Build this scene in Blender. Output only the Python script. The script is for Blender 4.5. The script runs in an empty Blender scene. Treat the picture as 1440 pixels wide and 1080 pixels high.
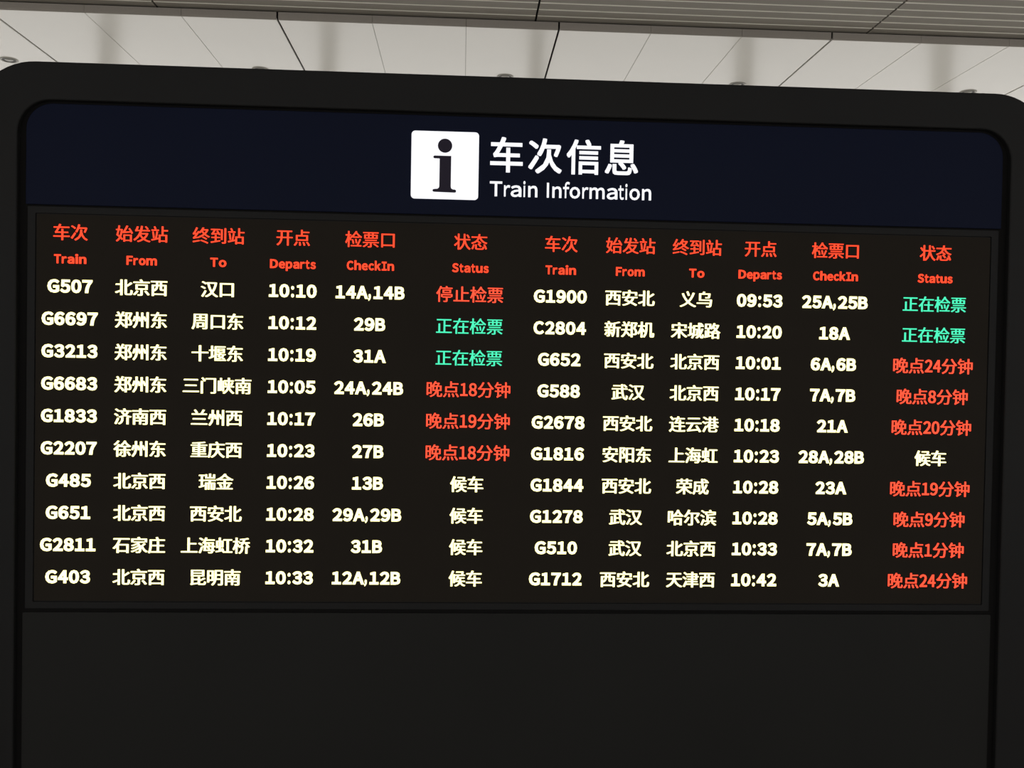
import bpy, bmesh, math, random
from mathutils import Matrix, Vector

scn = bpy.context.scene
COL = scn.collection
random.seed(4)

# ------------------------------------------------------------------ camera, world, exposure
CAM_Z = 1.65
YAW, PITCH, ROLL, F_PX = 0.0539744, -0.01886758, 0.01699109, 1311.71
cyw, syw = math.cos(YAW), math.sin(YAW)
cp, sp = math.cos(PITCH), math.sin(PITCH)
fwd = Vector((syw * cp, cyw * cp, sp))
r0 = Vector((cyw, -syw, 0))
u0 = r0.cross(fwd)
right = math.cos(ROLL) * r0 + math.sin(ROLL) * u0
up = -math.sin(ROLL) * r0 + math.cos(ROLL) * u0
cam = bpy.data.cameras.new('camera')
cam.sensor_fit = 'HORIZONTAL'
cam.sensor_width = 36
cam.lens = F_PX / 1440 * 36
cam_o = bpy.data.objects.new('camera', cam)
m = Matrix((right, up, -fwd)).transposed().to_4x4()
m.translation = (0, 0, CAM_Z)
cam_o.matrix_world = m
COL.objects.link(cam_o)
scn.camera = cam_o

world = bpy.data.worlds.new('daylight')
scn.world = world
world.use_nodes = True
bg = world.node_tree.nodes['Background']
bg.inputs[0].default_value = (1.0, 0.975, 0.93, 1)
bg.inputs[1].default_value = 1.30
vs = scn.view_settings
vs.view_transform = 'Standard'
vs.look = 'None'
vs.gamma = 1
vs.use_curve_mapping = False
vs.exposure = 0.0


# ------------------------------------------------------------------ materials
def mat(name, col, rough=0.5, spec=0.5, metal=0.0, noise=0.0, scale=20.0, bump=0.0, stretch=None):
    mt = bpy.data.materials.new(name)
    mt.use_nodes = True
    nt = mt.node_tree
    b = nt.nodes['Principled BSDF']
    b.inputs['Base Color'].default_value = (*col, 1)
    b.inputs['Roughness'].default_value = rough
    b.inputs['Specular IOR Level'].default_value = spec
    b.inputs['Metallic'].default_value = metal
    if noise or bump:
        tc = nt.nodes.new('ShaderNodeTexCoord')
        mp = nt.nodes.new('ShaderNodeMapping')
        if stretch:
            mp.inputs['Scale'].default_value = stretch
        nz = nt.nodes.new('ShaderNodeTexNoise')
        nz.inputs['Scale'].default_value = scale
        nz.inputs['Detail'].default_value = 4
        nt.links.new(tc.outputs['Object'], mp.inputs[0])
        nt.links.new(mp.outputs[0], nz.inputs['Vector'])
        if noise:
            mx = nt.nodes.new('ShaderNodeMix')
            mx.data_type = 'RGBA'
            mx.inputs[6].default_value = (*[c * (1 - noise) for c in col], 1)
            mx.inputs[7].default_value = (*[min(1, c * (1 + noise)) for c in col], 1)
            nt.links.new(nz.outputs['Fac'], mx.inputs[0])
            nt.links.new(mx.outputs[2], b.inputs['Base Color'])
        if bump:
            bp = nt.nodes.new('ShaderNodeBump')
            bp.inputs['Strength'].default_value = bump
            bp.inputs['Distance'].default_value = 0.002
            nt.links.new(nz.outputs['Fac'], bp.inputs['Height'])
            nt.links.new(bp.outputs[0], b.inputs['Normal'])
    return mt


def emit(name, col, strength=1.0):
    mt = bpy.data.materials.new(name)
    mt.use_nodes = True
    b = mt.node_tree.nodes['Principled BSDF']
    b.inputs['Base Color'].default_value = (0.02, 0.02, 0.02, 1)
    b.inputs['Specular IOR Level'].default_value = 0.0
    b.inputs['Emission Color'].default_value = (*col, 1)
    b.inputs['Emission Strength'].default_value = strength
    return mt


M_PANEL = mat('white_ceiling_panel', (0.80, 0.785, 0.755), 0.17, 0.5, noise=0.02, scale=1.5)
M_FASCIA = mat('shaded_fascia', (0.30, 0.275, 0.25), 0.5, 0.3, noise=0.05, scale=60)  # upturned edge of the white panels; its weaker light is put into the darker colour
M_SLAT = mat('perforated_taupe_slat', (0.275, 0.255, 0.225), 0.6, 0.25, noise=0.18, scale=420)
M_LIP = mat('bright_lit_lip', (0.85, 0.83, 0.76), 0.45, 0.5)  # pale colour stands in for light caught along the slat edges
M_VOID = mat('ceiling_void_black', (0.02, 0.02, 0.02), 0.9, 0.1)
M_BEZEL = mat('black_powder_coat', (0.0100, 0.0100, 0.0104), 0.55, 0.12, noise=0.12, scale=5, bump=0.05)
M_EDGE = mat('black_groove', (0.0065, 0.0062, 0.0062), 0.8, 0.05)
M_HEAD = mat('navy_header_acrylic', (0.0040, 0.0064, 0.0205), 0.5, 0.06, noise=0.08, scale=3)
M_LED = mat('led_mask_black', (0.0180, 0.0150, 0.0120), 0.75, 0.06, noise=0.08, scale=4)
M_LEDF = mat('led_cabinet_edge', (0.0125, 0.0125, 0.0130), 0.6, 0.1)
M_LOWER = mat('lower_black_panel', (0.0135, 0.0136, 0.0132), 0.6, 0.10, noise=0.10, scale=2.5)
M_DARKI = mat('dark_symbol_film', (0.022, 0.018, 0.034), 0.5, 0.1)
M_FLOOR = mat('polished_stone', (0.62, 0.60, 0.56), 0.18, 0.5, noise=0.06, scale=3)
M_COLUMN = mat('grey_column', (0.66, 0.65, 0.62), 0.6, 0.3)
M_BAFFLE = mat('dark_downlight_baffle', (0.03, 0.03, 0.028), 0.5, 0.4)
M_RING = mat('grey_trim_ring', (0.36, 0.35, 0.32), 0.35, 0.5)
M_LENS = mat('downlight_lens', (0.35, 0.34, 0.31), 0.2, 0.5)
M_PLINTH = mat('plinth_steel', (0.12, 0.12, 0.12), 0.35, 0.5, metal=0.8)

E_WHITE = emit('led_warm_white', (2.4, 2.2, 0.93))
E_RED = emit('led_red', (1.9, 0.120, 0.055))
E_RED2 = emit('led_red_heading', (1.8, 0.095, 0.036))
E_GREEN = emit('led_green', (0.085, 1.05, 0.56))
E_SIGN = emit('lit_white_sign', (1.05, 1.05, 1.10))


# ------------------------------------------------------------------ helpers
def link(name, verts, faces, mats, parent=None, fmats=None, smooth=False):
    me = bpy.data.meshes.new(name)
    me.from_pydata(verts, [], faces)
    for q in (mats if isinstance(mats, (list, tuple)) else [mats]):
        me.materials.append(q)
    if fmats:
        me.polygons.foreach_set('material_index', fmats)
    if smooth:
        me.polygons.foreach_set('use_smooth', [True] * len(me.polygons))
    me.update()
    o = bpy.data.objects.new(name, me)
    COL.objects.link(o)
    if parent:
        o.parent = parent
    return o


def empty(name, loc=(0, 0, 0)):
    o = bpy.data.objects.new(name, None)
    o.location = loc
    COL.objects.link(o)
    return o


def box_data(x0, x1, y0, y1, z0, z1, bev=0.0):
    bm = bmesh.new()
    bmesh.ops.create_cube(bm, size=1)
    for v in bm.verts:
        v.co = ((x0 + x1) / 2 + v.co.x * (x1 - x0), (y0 + y1) / 2 + v.co.y * (y1 - y0), (z0 + z1) / 2 + v.co.z * (z1 - z0))
    if bev:
        bmesh.ops.bevel(bm, geom=bm.edges[:], offset=bev, segments=2, affect='EDGES')
    vv = [tuple(v.co) for v in bm.verts]
    bm.verts.index_update()
    ff = [[v.index for v in f.verts] for f in bm.faces]
    bm.free()
    return vv, ff


def box(name, x0, x1, y0, y1, z0, z1, mt, parent=None, bev=0.0):
    vv, ff = box_data(x0, x1, y0, y1, z0, z1, bev)
    return link(name, vv, ff, mt, parent)


def bvl(o, w, seg=2):
    md = o.modifiers.new('bevel', 'BEVEL')
    md.width = w
    md.segments = seg
    md.limit_method = 'ANGLE'
    md.angle_limit = math.radians(40)


# board units: 1 u = 3.3 mm, measured from the camera's foot point on the board plane
K = 0.0033
BY = 3.3
def X(u): return u * K
def Z(u): return CAM_Z + u * K


def rrect(x0, x1, z0, z1, rt, rb, n=14):
    """outline (u) counter-clockwise seen from the front, top radius rt, bottom radius rb"""
    pts = []
    for cx, cz, r, a0 in ((x1 - rb, z0 + rb, rb, -90), (x1 - rt, z1 - rt, rt, 0), (x0 + rt, z1 - rt, rt, 90), (x0 + rb, z0 + rb, rb, 180)):
        for i in range(n + 1):
            a = math.radians(a0 + 90 * i / n)
            pts.append((cx + r * math.cos(a), cz + r * math.sin(a)))
    return pts


def slab(name, pts, y_front, y_back, mt, parent):
    n = len(pts)
    vv = [(X(a), y_front, Z(b)) for a, b in pts] + [(X(a), y_back, Z(b)) for a, b in pts]
    ff = [list(range(n)), list(range(2 * n - 1, n - 1, -1))]
    ff += [[(i + 1) % n, i, n + i, n + (i + 1) % n] for i in range(n)]
    return link(name, vv, ff, mt, parent)


def ring(name, outer, inner, y_front, y_back, y_in, mt, parent):
    """frame between two outlines of equal point count; closed at the back"""
    n = len(outer)
    L = [(outer, y_front), (inner, y_front), (inner, y_in), (outer, y_back)]
    vv = [(X(a), y, Z(b)) for pts, y in L for a, b in pts]
    ff = []
    for i in range(n):
        j = (i + 1) % n
        ff.append([i, j, n + j, n + i])
        ff.append([n + i, n + j, 2 * n + j, 2 * n + i])
        ff.append([j, i, 3 * n + i, 3 * n + j])
    ff.append(list(range(4 * n - 1, 3 * n - 1, -1)))
    return link(name, vv, ff, mt, parent)


# ------------------------------------------------------------------ setting: floor, ceilings, far wall
floor = box('floor', -14, 15, -9, 18, -0.12, 0, M_FLOOR)
floor['kind'] = 'structure'

CZ = CAM_Z + 3.0            # underside of the white ceiling
EDGE_Y = 8.32               # its near edge, folded up as a fascia
FAS_H = 0.072
PITCH_X = 0.8257
SEAM0 = 0.815               # a wide joint; every third one is wide

ceiling = empty('ceiling', (0, EDGE_Y, CZ))
ceiling['kind'] = 'structure'


def cparent(o):
    o.parent = ceiling
    o.matrix_parent_inverse = Matrix.Translation((0, -EDGE_Y, -CZ))
    return o


k0, k1 = -12, 15
for k in range(k0, k1):
    g0 = 0.0085 if k % 3 == 0 else 0.0013
    g1 = 0.0085 if (k + 1) % 3 == 0 else 0.0013
    xa = SEAM0 + k * PITCH_X + g0
    xb = SEAM0 + (k + 1) * PITCH_X - g1
    dz = random.uniform(-0.0012, 0.0012)
    for (ya, yb) in ((EDGE_Y, 11.4), (11.406, 14.5)):
        vv, ff = box_data(xa, xb, ya + (0.012 if ya == EDGE_Y else 0), yb, CZ + dz, CZ + 0.02 + dz, 0.003)
        cparent(link('ceiling_panel', vv, ff, M_PANEL))
    # upturned edge: vertical face with a rolled lower lip
    prof = [(EDGE_Y + 0.014, CZ + dz - 0.001), (EDGE_Y + 0.006, CZ + dz + 0.001), (EDGE_Y + 0.001, CZ + dz + 0.006),
            (EDGE_Y, CZ + dz + 0.014), (EDGE_Y, CZ + FAS_H - 0.008), (EDGE_Y + 0.006, CZ + FAS_H - 0.004), (EDGE_Y + 0.013, CZ + FAS_H - 0.004)]
    n = len(prof)
    vv = [(x, y, z) for x in (xa, xb) for y, z in prof]
    ff = [[i, i + 1, n + i + 1, n + i] for i in range(n - 1)] + [list(range(n))[::-1], list(range(n, 2 * n)), [n - 1, 0, n, 2 * n - 1]]
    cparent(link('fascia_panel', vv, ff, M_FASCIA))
cparent(box('ceiling_void', -14, 15, EDGE_Y + 0.03, 14.5, CZ + 0.045, CZ + 0.07, M_VOID))

# slatted metal ceiling nearer the camera, just above the white one
SZ = CZ + FAS_H + 0.004
SP = 0.148
slats = empty('ceiling', (0, EDGE_Y, SZ))
slats['kind'] = 'structure'


def slat_data(xa, xb, y1):
    """one slat, near edge towards the camera: flat pan with an upturned lip, coloured bright as if lit"""
    w = SP - 0.012
    y0 = y1 - w
    prof = [(y1, SZ + 0.014), (y1, SZ + 0.001), (y1 - 0.002, SZ), (y0 + 0.014, SZ), (y0 + 0.003, SZ - 0.001), (y0, SZ + 0.003), (y0, SZ + 0.018), (y0 + 0.004, SZ + 0.014)]
    n = len(prof)
    vv = [(x, y, z) for x in (xa, xb) for y, z in prof]
    ff, mi = [], []
    for i in range(n):
        j = (i + 1) % n
        ff.append([i, j, n + j, n + i])
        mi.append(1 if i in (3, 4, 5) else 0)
    ff += [list(range(n))[::-1], list(range(n, 2 * n))]
    mi += [0, 0]
    return vv, ff, mi


SJ = [-14.0, -9.99, -6.33, -2.70, 0.605, 3.62, 7.25, 10.9, 15.0]
mv, mf, mm = [], [], []
row = 0
y1 = EDGE_Y + 0.030
while y1 > -4:
    for a, b in zip(SJ[:-1], SJ[1:]):
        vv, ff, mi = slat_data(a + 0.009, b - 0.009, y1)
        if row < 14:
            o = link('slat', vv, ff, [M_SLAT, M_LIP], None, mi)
            o.parent = slats
            o.matrix_parent_inverse = Matrix.Translation((0, -EDGE_Y, -SZ))
        else:
            n0 = len(mv)
            mv += vv
            mf += [[i + n0 for i in f] for f in ff]
            mm += mi
    row += 1
    y1 -= SP
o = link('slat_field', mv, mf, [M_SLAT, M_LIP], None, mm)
o.parent = slats
o.matrix_parent_inverse = Matrix.Translation((0, -EDGE_Y, -SZ))
o['kind'] = 'stuff'
o = box('slat_carrier_void', -14, 15, -4.2, EDGE_Y + 0.3, SZ + 0.03, SZ + 0.06, M_VOID)
o.parent = slats
o.matrix_parent_inverse = Matrix.Translation((0, -EDGE_Y, -SZ))

# far colonnade of the hall (only its soft reflection shows in the glossy ceiling)
wall_back = empty('wall_back', (0, 14.7, 0))
wall_back['kind'] = 'structure'
px_cols = [-150, 150, 457, 747, 1037, 1313, 1600]
for px in px_cols:
    ray = ((px - 720) / F_PX) * right + ((540 - 505) / F_PX) * up + fwd
    cx = ray.x / ray.y * 14.7
    o = box('column', cx - 0.11, cx + 0.11, -0.17, 0.17, 0, CZ + 0.3, M_COLUMN, wall_back, 0.02)
box('upper_beam', -14, 15, -0.1, 0.1, CZ - 0.02, CZ + 0.3, M_COLUMN, wall_back)


# ------------------------------------------------------------------ recessed downlights
def lathe(prof, n=28):
    vv = [(r * math.cos(2 * math.pi * i / n), r * math.sin(2 * math.pi * i / n), z) for r, z in prof for i in range(n)]
    ff = []
    for k in range(len(prof) - 1):
        for i in range(n):
            j = (i + 1) % n
            ff.append([k * n + i, k * n + j, (k + 1) * n + j, (k + 1) * n + i])
    return vv, ff


lights = [(-4.60, 'round recessed downlight at the far left, clear of the board corner'),
          (-2.11, 'second round downlight from the left, mostly hidden by the board top'),
          (0.40, 'middle one of the five round downlights, above the title lettering'),
          (2.84, 'second round downlight from the right, behind the board top edge'),
          (5.33, 'rightmost round downlight, by the rounded right corner of the board')]
for lx, lab in lights:
    t = empty('recessed_downlight', (lx, 9.71 if lx != -2.11 else 9.75, CZ))
    t['label'] = lab
    t['category'] = 'light'
    t['group'] = 'downlights in the white ceiling'
    vv, ff = lathe([(0.066, 0.0), (0.068, -0.006), (0.078, -0.009), (0.086, -0.005), (0.088, 0.001)])
    link('trim_ring', vv, ff, M_RING, t, smooth=True)
    vv, ff = lathe([(0.067, -0.001), (0.060, -0.004), (0.050, -0.0035), (0.040, -0.002)])
    link('baffle', vv, ff, M_BAFFLE, t, smooth=True)
    vv, ff = lathe([(0.041, -0.003), (0.030, -0.007), (0.014, -0.009), (0.0005, -0.0095)])
    link('lens', vv, ff, M_LENS, t, smooth=True)

# ------------------------------------------------------------------ the information board
FLOOR_U = -CAM_Z / K
board = empty('information_board', (X(66.5), BY, 0))
board['label'] = 'large black freestanding train information board with red, white and green LED lettering'
board['category'] = 'information board'
BINV = Matrix.Translation((-X(66.5), -BY, 0))


def bp(o, parent=board):
    if parent is board:
        o.parent = board
        o.matrix_parent_inverse = BINV
    else:
        o.parent = parent       # parts sit at the board's origin with the same offset baked in
        o.matrix_parent_inverse = Matrix.Identity(4)
    return o


XL, XR = -510, 643
outer = rrect(XL, XR, FLOOR_U + 16, 307.3, 65, 12)
inner = rrect(-463, 597.3, -458, 268.0, 34, 8)
fr = bp(ring('frame', outer, inner, BY - 0.016, BY + 0.20, BY + 0.006, M_BEZEL, None))
bvl(fr, 0.006, 3)
bp(slab('back_plate', rrect(-470, 604, -465, 276, 32, 8), BY + 0.0062, BY + 0.19, M_EDGE, None))
bp(box('plinth', X(-480), X(613), BY + 0.01, BY + 0.18, 0, Z(FLOOR_U + 17), M_PLINTH, None, 0.004))

# header panel: rounded top corners, square bottom
hd = bp(slab('header_panel', rrect(-456, 590.5, 160.5, 265.3, 27, 1), BY, BY + 0.006, M_HEAD, None))
bvl(hd, 0.0015, 2)
lp = bp(slab('lower_panel', rrect(-456.5, 590.5, -453.5, -266.5, 2, 5), BY, BY + 0.006, M_LOWER, None))
bvl(lp, 0.0015, 2)

# LED cabinet: thin raised edge and the recessed matt mask
led = bp(slab('led_screen', rrect(-445, 579, -254.5, 150.5, 1, 1, 3), BY + 0.002, BY + 0.006, M_LED, None))
cab = bp(ring('screen_edge', rrect(-454, 588, -262.5, 158.5, 1, 1, 3), rrect(-446, 580, -255.5, 151.5, 1, 1, 3), BY, BY + 0.0058, BY + 0.0058, M_LEDF, None))
bvl(cab, 0.0012, 2)

# ------------------------------------------------------------------ lettering
_cache = {}


def glyph(ch, off):
    key = (ch, off)
    if key in _cache:
        return _cache[key]
    c = bpy.data.curves.new('glyph', 'FONT')
    c.body = ch
    c.size = 1
    c.offset = off
    c.resolution_u = 3
    c.extrude = 0.5
    o = bpy.data.objects.new('glyph', c)
    COL.objects.link(o)
    dg = bpy.context.evaluated_depsgraph_get()
    dg.update()
    me = o.evaluated_get(dg).to_mesh()
    vv = [tuple(v.co) for v in me.vertices]
    ff = []
    for p in me.polygons:
        zs = [vv[i][2] for i in p.vertices]
        if max(zs) < -0.4:          # back faces are never seen
            continue
        ff.append(list(p.vertices))
    o.evaluated_get(dg).to_mesh_clear()
    bpy.data.objects.remove(o)
    bpy.data.curves.remove(c)
    used = sorted({i for f in ff for i in f})
    mp = {i: k for k, i in enumerate(used)}
    vv = [vv[i] for i in used]
    ff = [[mp[i] for i in f] for f in ff]
    x0 = min(v[0] for v in vv)
    x1 = max(v[0] for v in vv)
    _cache[key] = (vv, ff, x0, x1)
    return _cache[key]


class Run:
    def __init__(self):
        self.v, self.f = [], []

    def add(self, ch, x, z, sx, sz, off, shifts, fit=None):
        """glyph at pen (x, z) in u; fit = (ink x0, ink x1) in u stretches the glyph to that ink box"""
        vv, ff, gx0, gx1 = glyph(ch, off)
        if fit:
            sx = (fit[1] - fit[0]) / (gx1 - gx0)
            x = fit[0] - gx0 * sx
        for dx, dz in shifts:
            n0 = len(self.v)
            self.v += [(X(x + dx + a * sx), c, Z(z + dz + b * sz)) for a, b, c in vv]
            self.f += [[i + n0 for i in f] for f in ff]

    def rect(self, x0, x1, z0, z1):
        n0 = len(self.v)
        for c in (0.5, -0.5):
            self.v += [(X(x0), c, Z(z0)), (X(x1), c, Z(z0)), (X(x1), c, Z(z1)), (X(x0), c, Z(z1))]
        self.f += [[n0, n0 + 1, n0 + 2, n0 + 3]]
        for i in range(4):
            j = (i + 1) % 4
            self.f.append([n0 + j, n0 + i, n0 + 4 + i, n0 + 4 + j])

    def done(self, name, y_face, thick, mt, parent, label=None):
        vv = [(a, y_face if c > 0 else y_face + thick, b) for a, c, b in self.v]
        o = link(name, vv, self.f, mt)
        o.parent = parent
        if label:
            o['label'] = label
        return o


def fw(ch):
    return chr(ord(ch) + 0xFEE0)


LEDP = 1.13
CJK_EM, CJK_ADV = 18.3, 18.1
SH_W = [(-0.45, -0.06), (0.02, 0.06), (0.48, -0.06)]
SH_T = [(-0.22, 0.0), (0.22, 0.0)]
ADV = {'G': 12.9, 'C': 12.3, 'A': 12.3, 'B': 11.7, ',': 5.0, ':': 6.0}
INK = {'G': 12.0, 'C': 11.4, 'A': 12.7, 'B': 10.4, ',': 3.3, ':': 3.5, '1': 9.6}
CAP = 13.6
FW_CAP = 0.733


def cell(name, text, cx, cz, mt, weight, dig_adv=11.3, label=None):
    """one LED cell, centred on (cx, cz)"""
    adv = []
    for ch in text:
        if ord(ch) > 255:
            adv.append(CJK_ADV)
        else:
            adv.append(ADV.get(ch, dig_adv))
    x = cx - sum(adv) / 2
    r = Run()
    sh = SH_W if weight else SH_T
    for ch, a in zip(text, adv):
        if ord(ch) > 255:
            r.add(ch, x + (CJK_ADV - CJK_EM) / 2, cz - 0.375 * CJK_EM, CJK_EM, CJK_EM, 0.0, sh)
        else:
            off = 0.042 if weight else 0.016
            ink = INK.get(ch, dig_adv - 0.9)
            if ch == '1':
                ink = dig_adv - 1.6
            s = CAP / (FW_CAP + 2 * off)
            m_ = x + a / 2 - (0.9 if ch == ',' else 0)
            r.add(fw(ch), x, cz - CAP / 2 + off * s, s, s, off, [(0, 0)] if ch in ':,' else [(-0.2, 0), (0.2, 0)],
                  fit=(m_ - ink / 2 + 0.2, m_ + ink / 2 - 0.2))
        x += a
    return r.done(name, BY + 0.0002, 0.0019, mt, led_text_parent, label)


led_text_parent = led
COLS = [-410.4, -337.1, -257.9, -180.2, -98.7, 7.4, 104.5, 179.8, 252.5, 322.3, 405.9, 517.5]
Z1, ZP, ZH = 75.96, 33.894, 132.1
HEAD = ['车次', '始发站', '终到站', '开点', '检票口', '状态']
HEAD_EN = ['Train', 'From', 'To', 'Departs', 'CheckIn', 'Status']
EN_W = [32.6, 31.0, 16.5, 47.6, 49.6, 39.0]
VB = dict(T=.68, r=.5, a=.67, i=.34, n=.71, F=.65, o=.69, m=1.06, D=.83, e=.66, p=.70, t=.46, s=.59, C=.72, h=.71, c=.59, k=.67, I=.55, S=.71, u=.71)
for half in (0, 1):
    for c in range(6):
        cx = COLS[half * 6 + c]
        cell('column_heading', HEAD[c], cx, ZH, E_RED2, False)
        # english line
        word = HEAD_EN[c]
        tot = sum(VB[ch] for ch in word) - 0.10
        s = EN_W[c] / tot
        x = cx - EN_W[c] / 2 - 0.05 * s
        r = Run()
        cap = 9.4
        off = 0.034
        sz = cap / (FW_CAP + 2 * off)
        for ch in word:
            r.add(fw(ch), 0, 104.3 - cap / 2 + off * sz, 1, sz, off, [(-0.12, 0), (0.12, 0)],
                  fit=(x + 0.05 * s, x + (VB[ch] - 0.05) * s))
            x += VB[ch] * s
        r.done('english_heading', BY + 0.0002, 0.0019, E_RED2, led, None)

ROWS_L = [('G507', '北京西', '汉口', '10:10', '14A,14B', '停止检票'),
          ('G6697', '郑州东', '周口东', '10:12', '29B', '正在检票'),
          ('G3213', '郑州东', '十堰东', '10:19', '31A', '正在检票'),
          ('G6683', '郑州东', '三门峡南', '10:05', '24A,24B', '晚点18分钟'),
          ('G1833', '济南西', '兰州西', '10:17', '26B', '晚点19分钟'),
          ('G2207', '徐州东', '重庆西', '10:23', '27B', '晚点18分钟'),
          ('G485', '北京西', '瑞金', '10:26', '13B', '候车'),
          ('G651', '北京西', '西安北', '10:28', '29A,29B', '候车'),
          ('G2811', '石家庄', '上海虹桥', '10:32', '31B', '候车'),
          ('G403', '北京西', '昆明南', '10:33', '12A,12B', '候车')]
ROWS_R = [('G1900', '西安北', '义乌', '09:53', '25A,25B', '正在检票'),
          ('C2804', '新郑机', '宋城路', '10:20', '18A', '正在检票'),
          ('G652', '西安北', '北京西', '10:01', '6A,6B', '晚点24分钟'),
          ('G588', '武汉', '北京西', '10:17', '7A,7B', '晚点8分钟'),
          ('G2678', '西安北', '连云港', '10:18', '21A', '晚点20分钟'),
          ('G1816', '安阳东', '上海虹', '10:23', '28A,28B', '候车'),
          ('G1844', '西安北', '荣成', '10:28', '23A', '晚点19分钟'),
          ('G1278', '武汉', '哈尔滨', '10:28', '5A,5B', '晚点9分钟'),
          ('G510', '武汉', '北京西', '10:33', '7A,7B', '晚点1分钟'),
          ('G1712', '西安北', '天津西', '10:42', '3A', '晚点24分钟')]
NAMES = ['train_number', 'origin_station', 'destination_station', 'departure_time', 'check_in_gate', 'status_text']
for half, rows in enumerate((ROWS_L, ROWS_R)):
    for i, rw in enumerate(rows):
        z = Z1 - ZP * i
        for c, tx in enumerate(rw):
            cx = COLS[half * 6 + c]
            if c < 5:
                cell(NAMES[c], tx, cx, z, E_WHITE, True)
            elif tx == '候车':
                cell('status_text', tx, cx, z, E_WHITE, True, label='warm white waiting status lettering')
            elif tx == '正在检票':
                cell('status_text', tx, cx, z, E_GREEN, False, label='green checking-in status lettering')
            elif tx == '停止检票':
                cell('status_text', tx, cx, z, E_RED, False, label='red check-in closed status lettering')
            else:
                cell('status_text', tx, cx, z, E_RED, False, dig_adv=9.5, label='red running-late status lettering')

# header: lit white square with the information sign, titles
sx0, sx1, sz0, sz1 = -57.2, 14.4, 176.8, 248.6
sym = slab('information_symbol', rrect(sx0, sx1, sz0, sz1, 4, 4, 6), BY - 0.0015, BY + 0.002, E_SIGN, None)
sym.parent = hd
sym['label'] = 'lit white square with a dark letter i'


def su(px, py):      # from the sign's own drawing (362 x 370 grid) to u
    return (sx0 + (px - 70) / 362 * (sx1 - sx0), sz1 - (py - 50) / 370 * (sz1 - sz0))


stem = [(222, 199), (204, 198), (196, 198), (190, 196), (188, 191), (190, 185), (196, 183), (284, 183), (284, 352), (287, 361), (296, 366), (306, 366), (312, 370),
        (313, 375), (311, 381), (304, 383), (196, 381), (188, 379), (186, 373), (189, 367), (198, 365), (212, 364), (219, 359), (222, 350)]
dot = [(250 + 38.5 * math.cos(2 * math.pi * i / 36), 128 + 38.5 * math.sin(2 * math.pi * i / 36)) for i in range(36)]
yf, yb = BY - 0.0024, BY - 0.0014
vv, ff = [], []
for shape in (stem, dot):
    pts = [su(*p) for p in shape]
    area = sum(pts[i][0] * pts[(i + 1) % len(pts)][1] - pts[(i + 1) % len(pts)][0] * pts[i][1] for i in range(len(pts)))
    if area < 0:
        pts = pts[::-1]
    n0, n = len(vv), len(pts)
    vv += [(X(a), yf, Z(b)) for a, b in pts] + [(X(a), yb, Z(b)) for a, b in pts]
    ff.append([n0 + i for i in range(n)])
    ff += [[n0 + (i + 1) % n, n0 + i, n0 + n + i, n0 + n + (i + 1) % n] for i in range(n)]
o = link('letter_mark', vv, ff, M_DARKI)
o.parent = hd

r = Run()
em = 39.4
px_x = [494, 700, 908, 1117]
px_w = [174, 180, 184, 180]
px_mid = [182, 184, 190, 193]
for k, ch in enumerate('车次信息'):
    ux0 = sx0 + (px_x[k] - 70) / 362 * (sx1 - sx0)
    ux1 = ux0 + px_w[k] / 362 * (sx1 - sx0) * 1.012
    uz = 225.6
    r.add(ch, 0, uz - 0.375 * em, em, em, 0.0, [(-0.62, -0.58), (0.62, -0.58), (-0.62, 0.58), (0.62, 0.58), (0, 0)], fit=(ux0 + 0.62, ux1 - 0.62))
r.done('title_lettering', BY - 0.0012, 0.0014, E_SIGN, hd, 'white lit Chinese title lettering')

ARIAL = {'T': (611, 21, 591), 'r': (333, 65, 346), 'a': (556, 36, 535), 'i': (222, 62, 158), 'n': (556, 66, 492), ' ': (278, 0, 0), 'I': (278, 93, 190),
         'f': (278, 9, 313), 'o': (556, 33, 520), 'm': (833, 66, 768), 't': (278, 17, 272)}
s = 175.6 / 7540
x = 26.2
cap = 15.9
off = 0.021
sz = cap / (FW_CAP + 2 * off)
base = 181.4
for word in ('Train ', 'Information'):
  r = Run()
  for ch in word:
    a, i0, i1 = ARIAL[ch]
    if ch == 'I':
        r.rect(x + i0 * s, x + i1 * s, base, base + cap)
    elif ch != ' ':
        r.add(fw(ch), 0, base + off * sz, 1, sz, off, [(0, 0)], fit=(x + i0 * s, x + i1 * s))
    x += a * s
  r.done('english_title', BY - 0.0012, 0.0014, E_SIGN, hd, 'white lit English title lettering')

# parts of the board carry the board's offset; their children must undo nothing but that offset
for p in (hd, led):
    for ch in p.children:
        ch.matrix_parent_inverse = Matrix.Identity(4)
